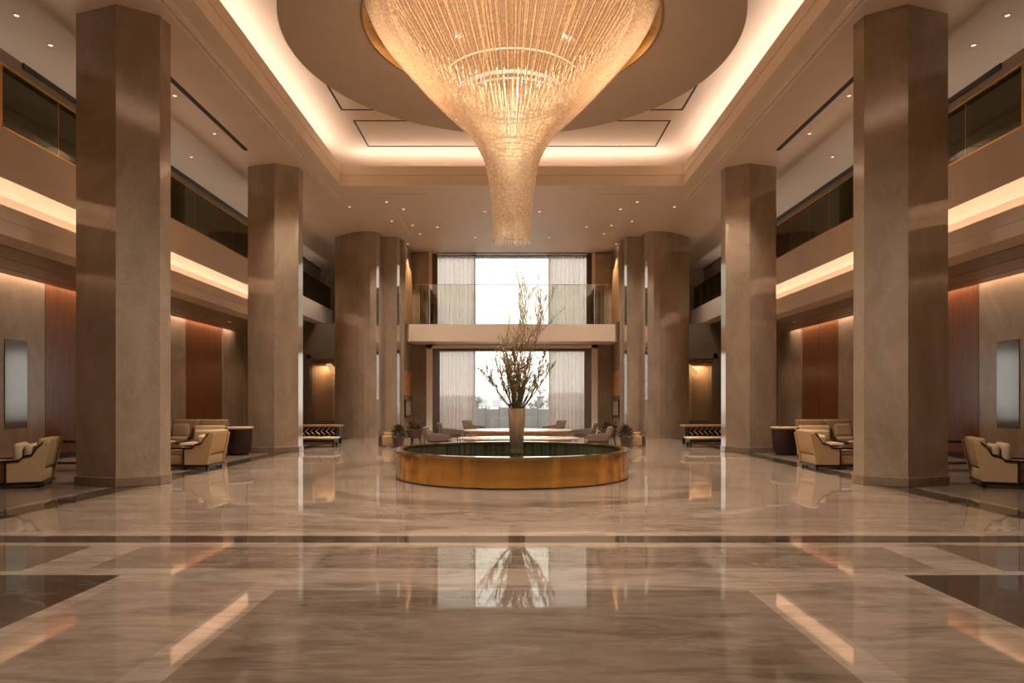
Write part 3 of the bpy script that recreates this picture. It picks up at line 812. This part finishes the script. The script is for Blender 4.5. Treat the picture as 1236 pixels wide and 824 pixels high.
for s, sd in ((-1,'left'), (1,'right')):
    o = MB().rbox(-.22, .22, -.07, .07, 0, .34, .06).build('pillow', M['pillow']); o.location = (s*8.98, 18.50, .452); o.rotation_euler = (-.15, 0, 0)
    tag(o, f'pale pillow standing on the sofa behind the {sd} armchairs', 'pillow', 'loose pillows')
    o = MB().rbox(-.07, .07, -.26, .26, 0, .30, .065).build('pillow', M['pillow']); o.location = (s*8.092, 11.261, .421); o.rotation_euler = (0, 0, -s*.38)
    tag(o, f'beige pillow on the armchair at the {sd} edge', 'pillow', 'loose pillows')
    dt = thing('drum_table', f'dark wine coloured drum table with a tan top beside the {sd} armchairs', 'table', (s*7.16, 17.85, 0), 0, 'drum tables')
    MB().lathe([(.001,.06),(.30,.06),(.31,.08),(.36,.68),(.001,.68)], (0,0,0), 40).build('drum', M['wine'], dt)
    MB().lathe([(.001,.68),(.37,.68),(.385,.695),(.385,.715),(.37,.73),(.001,.73)], (0,0,0), 40).build('top', M['fabric_pale'], dt)
    MB().lathe([(.001,0),(.26,0),(.26,.06),(.001,.06)], (0,0,0), 32).build('base', M['dark_wood'], dt)
    ct = thing('console_table', f'dark console table behind the chair at the {sd} edge', 'table', (s*8.95, 13.75, 0), 0, 'console tables')
    MB().box(-.46, .46, -.2, .2, .57, .62).build('top', M['dark_wood'], ct)
    for x in (-.43, .43):
        for y in (-.17, .17): MB().prism([(x-.03,.0),(x+.03,0),(x+.03,.57),(x-.03,.57)], y-.03, y+.03, 'y').build('leg', M['dark_wood'], ct)
    MB().box(-.4, .4, -.15, .15, .14, .17).build('shelf', M['dark_wood'], ct)
    bt = thing('side_table', f'small round pedestal table at the outer side of the side-on armchair on the {sd}', 'table', (s*7.62, 14.9, 0), 0, 'pedestal tables')
    MB().lathe([(.001,.50),(.26,.50),(.27,.515),(.26,.53),(.001,.53)], (0,0,0), 36).build('top', M['wood_tan'], bt)
    MB().lathe([(.001,0),(.17,0),(.17,.02),(.03,.04),(.03,.50),(.001,.50)], (0,0,0), 28).build('pedestal', M['dark_wood'], bt)
    # long dark bench table with metal scroll ornaments beyond the second pillar
    lt = thing('long_table', f'long dark low table with metal scroll front beyond the second pillar on the {sd}', 'table', (s*6.45, 22.4, 0), 0, 'scroll front tables')
    MB().box(-.85, .85, -.35, .35, .57, .62).build('top', M['wood_tan'], lt)
    MB().box(-.82, .82, -.22, .32, .22, .57).build('case', M['dark_wood'], lt)
    for x in (-.75, .75):
        for y in (-.28, .28): MB().box(x-.04, x+.04, y-.04, y+.04, 0, .22 if y > 0 else .57).build('leg', M['dark_wood'], lt)
    for k in range(9):
        m = MB(); x0 = -.66+k*.165
        pts = [(x0+.06*math.sin(q*.9), -.30+.02*math.cos(q*.9), .26+.30*q/9) for q in range(10)]
        m.tube(pts, .014, 6).build('scroll', M['silver'], lt)
    lb = thing('bench', f'low bench with pale top in front of the scroll front table on the {sd}', 'bench', (s*6.10, 21.0, 0), 0, 'low benches')
    MB().rbox(-.75, .75, -.28, .28, .24, .30, .02).build('top', M['fabric_pale'], lb)
    MB().box(-.70, .70, -.24, .24, .14, .24).build('apron', M['dark_wood'], lb)
    for x in (-.66, .66):
        for y in (-.2, .2): MB().box(x-.03, x+.03, y-.03, y+.03, 0, .14).build('leg', M['dark_wood'], lb)

# centre seating behind the fountain
def oval_table(y, rx, ry, z, label):
    t = thing('oval_table', label, 'table', (0.18, y, 0), 0, 'oval low tables')
    MB().lathe([(.001,-.02),(.97,-.02),(1,-.005),(1,.015),(.98,.025),(.001,.025)], (0,0,z-.025), 72, sx=rx, sy=ry).build('top', M['tabletop'], t)
    MB().lathe([(.80,0),(.90,1)], (0,0,0), 64, sx=rx, sy=ry).build('dummy', M['wood_tan'], t) if False else None
    m = MB(); m.lathe([(.001,0),(.55,0),(.60,.03),(.92,z-.05),(.001,z-.05)], (0,0,0), 64, sx=rx, sy=ry); m.build('base', M['wood_tan'], t)
    return t
oval_table(21.7, 1.72, 1.1, .50, 'long oval low table with wooden bowl shaped base nearest the window')
oval_table(18.1, 1.62, .75, .44, 'long oval low table with pale top directly behind the fountain')
def lounge(label, mat):
    t = thing('lounge_chair', label, 'chair', (0,0,0), 0, 'lounge chairs behind the fountain')
    MB().rbox(-.30, .30, -.28, .28, .26, .38, .04).build('seat', mat, t)
    m = MB(); bm = bmesh.new(); bmesh.ops.create_cube(bm, size=1)
    for v in bm.verts:
        z = .34 if v.co.z < 0 else .72
        x = (.20 if v.co.x < 0 else .30) + (.12 if v.co.z > 0 else 0)
        v.co = Vector((x, v.co.y*2*.27, z))
    bmesh.ops.bevel(bm, geom=bm.edges[:], offset=.03, segments=3, profile=.5, affect='EDGES'); bm.verts.index_update()
    m.frombm(bm, True).build('backrest', mat, t)
    for s in (-1, 1):
        MB().prism([(-.28,.36),(.22,.36),(.34,.56),(.20,.54),(-.26,.50)], s*.25, s*.31, 'y', bevel=.01).build('arm', mat, t)
        for x in (-.26, .28): MB().tube([(x, s*.22, .27), (x*1.1, s*.24, 0)], [.018,.012], 8).build('leg', M['dark_wood'], t)
    return t
lc = lounge('taupe lounge chair at the left end of the table directly behind the fountain', M['fabric_gray']); put(lc, -1.92, 18.1, PI)
for x, y, rz, lab in ((2.25, 18.1, 0, 'taupe lounge chair at the right end of the table directly behind the fountain'),
                      (-1.95, 21.6, PI+.25, 'lounge chair at the left end of the table nearest the window'),
                      (2.30, 21.6, -.25, 'lounge chair at the right end of the table nearest the window'),
                      (-1.30, 24.2, PI-.5, 'farthest lounge chair left of the window gap, before the lower curtain'),
                      (1.45, 24.2, .5, 'farthest lounge chair right of the window gap, before the lower curtain')):
    put(copy_tree(lc), x, y, rz, lab)

# planters left and right behind the fountain
for s, sd in ((-1,'left'), (1,'right')):
    pb = thing('planter_bowl', f'brown footed planter bowl of dried foliage behind the fountain on the {sd}', 'planter', (s*3.02, 21.2, 0), 0, 'planter bowls')
    MB().lathe([(.001,.20),(.10,.20),(.16,.22),(.21,.42),(.20,.43),(.17,.38),(.001,.36)], (0,0,0), 32).build('bowl', M['bowl'], pb)
    for k in range(3):
        a = 2*PI*k/3; MB().tube([(.11*math.cos(a),.11*math.sin(a),.22),(.15*math.cos(a),.15*math.sin(a),0)], [.02,.012], 6).build('foot', M['bowl'], pb)
    m = MB(); rr = random.Random(31)
    for k in range(260):
        a = rr.uniform(0,2*PI); e = rr.uniform(.0,1.4); r = rr.uniform(.10,.26)
        d = Vector((math.cos(a)*math.cos(e), math.sin(a)*math.cos(e), math.sin(e)))
        m.leaf(Vector((0,0,.42))+d*r*.6, d+Vector((rr.uniform(-.5,.5),rr.uniform(-.5,.5),rr.uniform(-.2,.5))), rr.uniform(.06,.15), rr.uniform(.03,.06))
    for k in range(7):
        a = rr.uniform(0,2*PI); m.tube([(0,0,.40),(.07*math.cos(a),.07*math.sin(a),.6),(.16*math.cos(a),.16*math.sin(a),.72+.15*rr.random())], [.006,.004,.002], 4)
    m.build('dried_foliage', M['dry'], pb); pb.scale = (1.35, 1.35, 1.25)
    pf = thing('potted_plant', f'dark bushy plant in a low pot behind the fountain rim on the {sd}', 'plant', (s*3.42, 20.6, 0), 0, 'dark bushy plants')
    MB().lathe([(.001,0),(.11,0),(.14,.24),(.12,.24),(.10,.20),(.001,.20)], (0,0,0), 28).build('pot', M['bowl'], pf)
    m = MB()
    for k in range(240):
        a = rr.uniform(0,2*PI); e = rr.uniform(-.4,1.5); r = rr.uniform(.03,.17)
        d = Vector((math.cos(a)*math.cos(e), math.sin(a)*math.cos(e), math.sin(e)))
        m.leaf(Vector((0,0,.32))+d*r, d+Vector((rr.uniform(-.6,.6),rr.uniform(-.6,.6),rr.uniform(-.6,.4))), rr.uniform(.06,.14), rr.uniform(.02,.045))
    m.tube([(0,0,.18),(0,0,.36)], .012, 6)
    m.build('foliage', M['darkleaf'], pf); pf.scale = (1.3, 1.3, 1.3)
    st = thing('stool', f'boxy tan upholstered stool behind the fountain rim on the {sd}', 'stool', (s*3.78, 20.9, 0), 0, 'boxy stools')
    MB().rbox(-.17,.17,-.17,.17,.05,.34,.025).build('seat', M['fabric'], st)
    MB().rbox(-.165,.165,.10,.17,.33,.45,.025).build('backrest', M['fabric'], st)
    for x in (-.13,.13):
        for y in (-.13,.13): MB().box(x-.015,x+.015,y-.015,y+.015,0,.06).build('foot', M['dark_wood'], st)
    gl = thing('lantern', f'small square glass lantern at the outer end of the planter row on the {sd}', 'lantern', (s*4.06, 21.3, 0), 0, 'glass lanterns')
    MB().box(-.09,.09,-.09,.09,0,.30).build('stand', M['bowl'], gl)
    f = MB()
    for x in (-.08,.08):
        for y in (-.08,.08): f.box(x-.008,x+.008,y-.008,y+.008,.30,.46)
    f.box(-.09,.09,-.09,.09,.45,.47); f.build('frame', M['brass_rim'], gl)
    MB().tube([(0,0,.30),(0,0,.38)], .03, 12).build('candle', M['bud'], gl)
    MB().box(-.075,.075,-.075,.075,.305,.445).build('glass', M['clear'], gl)
    gs = thing('side_table', f'small square pale side table next to the window surround on the {sd}', 'table', (s*2.78, 22.6, 0), 0, 'square side tables')
    MB().box(-.12,.12,-.12,.12,.40,.43).build('top', M['tabletop'], gs)
    for x in (-.1,.1):
        for y in (-.1,.1): MB().box(x-.012,x+.012,y-.012,y+.012,0,.40).build('leg', M['brass_rim'], gs)

# ------------------------------------------------------------------ outside
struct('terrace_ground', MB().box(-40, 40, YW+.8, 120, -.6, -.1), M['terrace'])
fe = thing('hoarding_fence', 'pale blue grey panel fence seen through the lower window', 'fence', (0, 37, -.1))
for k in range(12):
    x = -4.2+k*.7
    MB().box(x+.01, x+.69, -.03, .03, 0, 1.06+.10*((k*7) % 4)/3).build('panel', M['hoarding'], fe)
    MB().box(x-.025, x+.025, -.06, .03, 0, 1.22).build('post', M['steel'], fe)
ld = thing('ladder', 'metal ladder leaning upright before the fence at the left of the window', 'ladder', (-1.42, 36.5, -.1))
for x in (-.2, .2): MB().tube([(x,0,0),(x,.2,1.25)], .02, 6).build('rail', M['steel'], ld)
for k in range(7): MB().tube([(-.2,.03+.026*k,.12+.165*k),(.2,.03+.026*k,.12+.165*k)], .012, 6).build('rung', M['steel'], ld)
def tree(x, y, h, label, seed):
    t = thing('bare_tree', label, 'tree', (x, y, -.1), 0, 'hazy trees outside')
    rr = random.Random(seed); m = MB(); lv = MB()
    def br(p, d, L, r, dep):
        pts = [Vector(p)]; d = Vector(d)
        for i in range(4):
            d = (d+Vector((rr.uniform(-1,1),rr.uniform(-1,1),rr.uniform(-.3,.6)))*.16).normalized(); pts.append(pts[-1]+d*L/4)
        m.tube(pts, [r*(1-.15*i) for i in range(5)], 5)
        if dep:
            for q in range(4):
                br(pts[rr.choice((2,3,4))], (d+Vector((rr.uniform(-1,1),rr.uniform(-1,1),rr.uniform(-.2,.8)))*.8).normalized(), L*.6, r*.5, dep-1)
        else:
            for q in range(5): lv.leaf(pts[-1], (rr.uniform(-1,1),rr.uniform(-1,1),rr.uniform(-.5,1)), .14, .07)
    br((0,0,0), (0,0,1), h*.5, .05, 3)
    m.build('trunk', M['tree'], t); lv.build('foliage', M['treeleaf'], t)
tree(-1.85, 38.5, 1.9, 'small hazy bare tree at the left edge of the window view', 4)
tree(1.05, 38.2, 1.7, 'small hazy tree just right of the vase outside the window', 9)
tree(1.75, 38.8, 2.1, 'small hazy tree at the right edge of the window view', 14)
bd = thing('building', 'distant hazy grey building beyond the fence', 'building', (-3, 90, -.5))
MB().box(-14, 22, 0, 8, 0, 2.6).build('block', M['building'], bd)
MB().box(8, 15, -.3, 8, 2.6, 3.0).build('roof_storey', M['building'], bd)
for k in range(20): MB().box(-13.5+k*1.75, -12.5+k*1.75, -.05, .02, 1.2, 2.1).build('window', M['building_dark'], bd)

# ------------------------------------------------------------------ world, camera, view
wd = bpy.data.worlds.new('overcast'); SC.world = wd; wd.use_nodes = True
bg = wd.node_tree.nodes['Background']; bg.inputs[0].default_value = (1, .955, .93, 1); bg.inputs[1].default_value = 2.9
for z0, z1 in ((4.62, ZC-.1), (.2, 3.6)):
    a = area('window_portal', (0, YW+.80, (z0+z1)/2), 7.0, z1-z0, 1, (0,-1,0)); a.data.cycles.is_portal = True
cam = bpy.data.cameras.new('camera'); cam.sensor_width = 36; cam.lens = 24.0
cam.shift_y = 72/1236; cam.clip_end = 300
co = bpy.data.objects.new('camera', cam); COL.objects.link(co)
co.location = (0, 0, H); co.rotation_euler = (PI/2, 0, 0)
SC.camera = co
vs_ = SC.view_settings
SC.display_settings.display_device = 'sRGB'
vs_.view_transform = 'Standard'; vs_.look = 'None'; vs_.exposure = 0.45; vs_.gamma = 1; vs_.use_curve_mapping = False
cy = SC.cycles
cy.use_denoising = True; cy.max_bounces = 9; cy.diffuse_bounces = 4; cy.glossy_bounces = 5; cy.transparent_max_bounces = 24
cy.sample_clamp_indirect = 4.0; cy.caustics_reflective = False; cy.caustics_refractive = False
cy.use_adaptive_sampling = True; cy.adaptive_threshold = .02
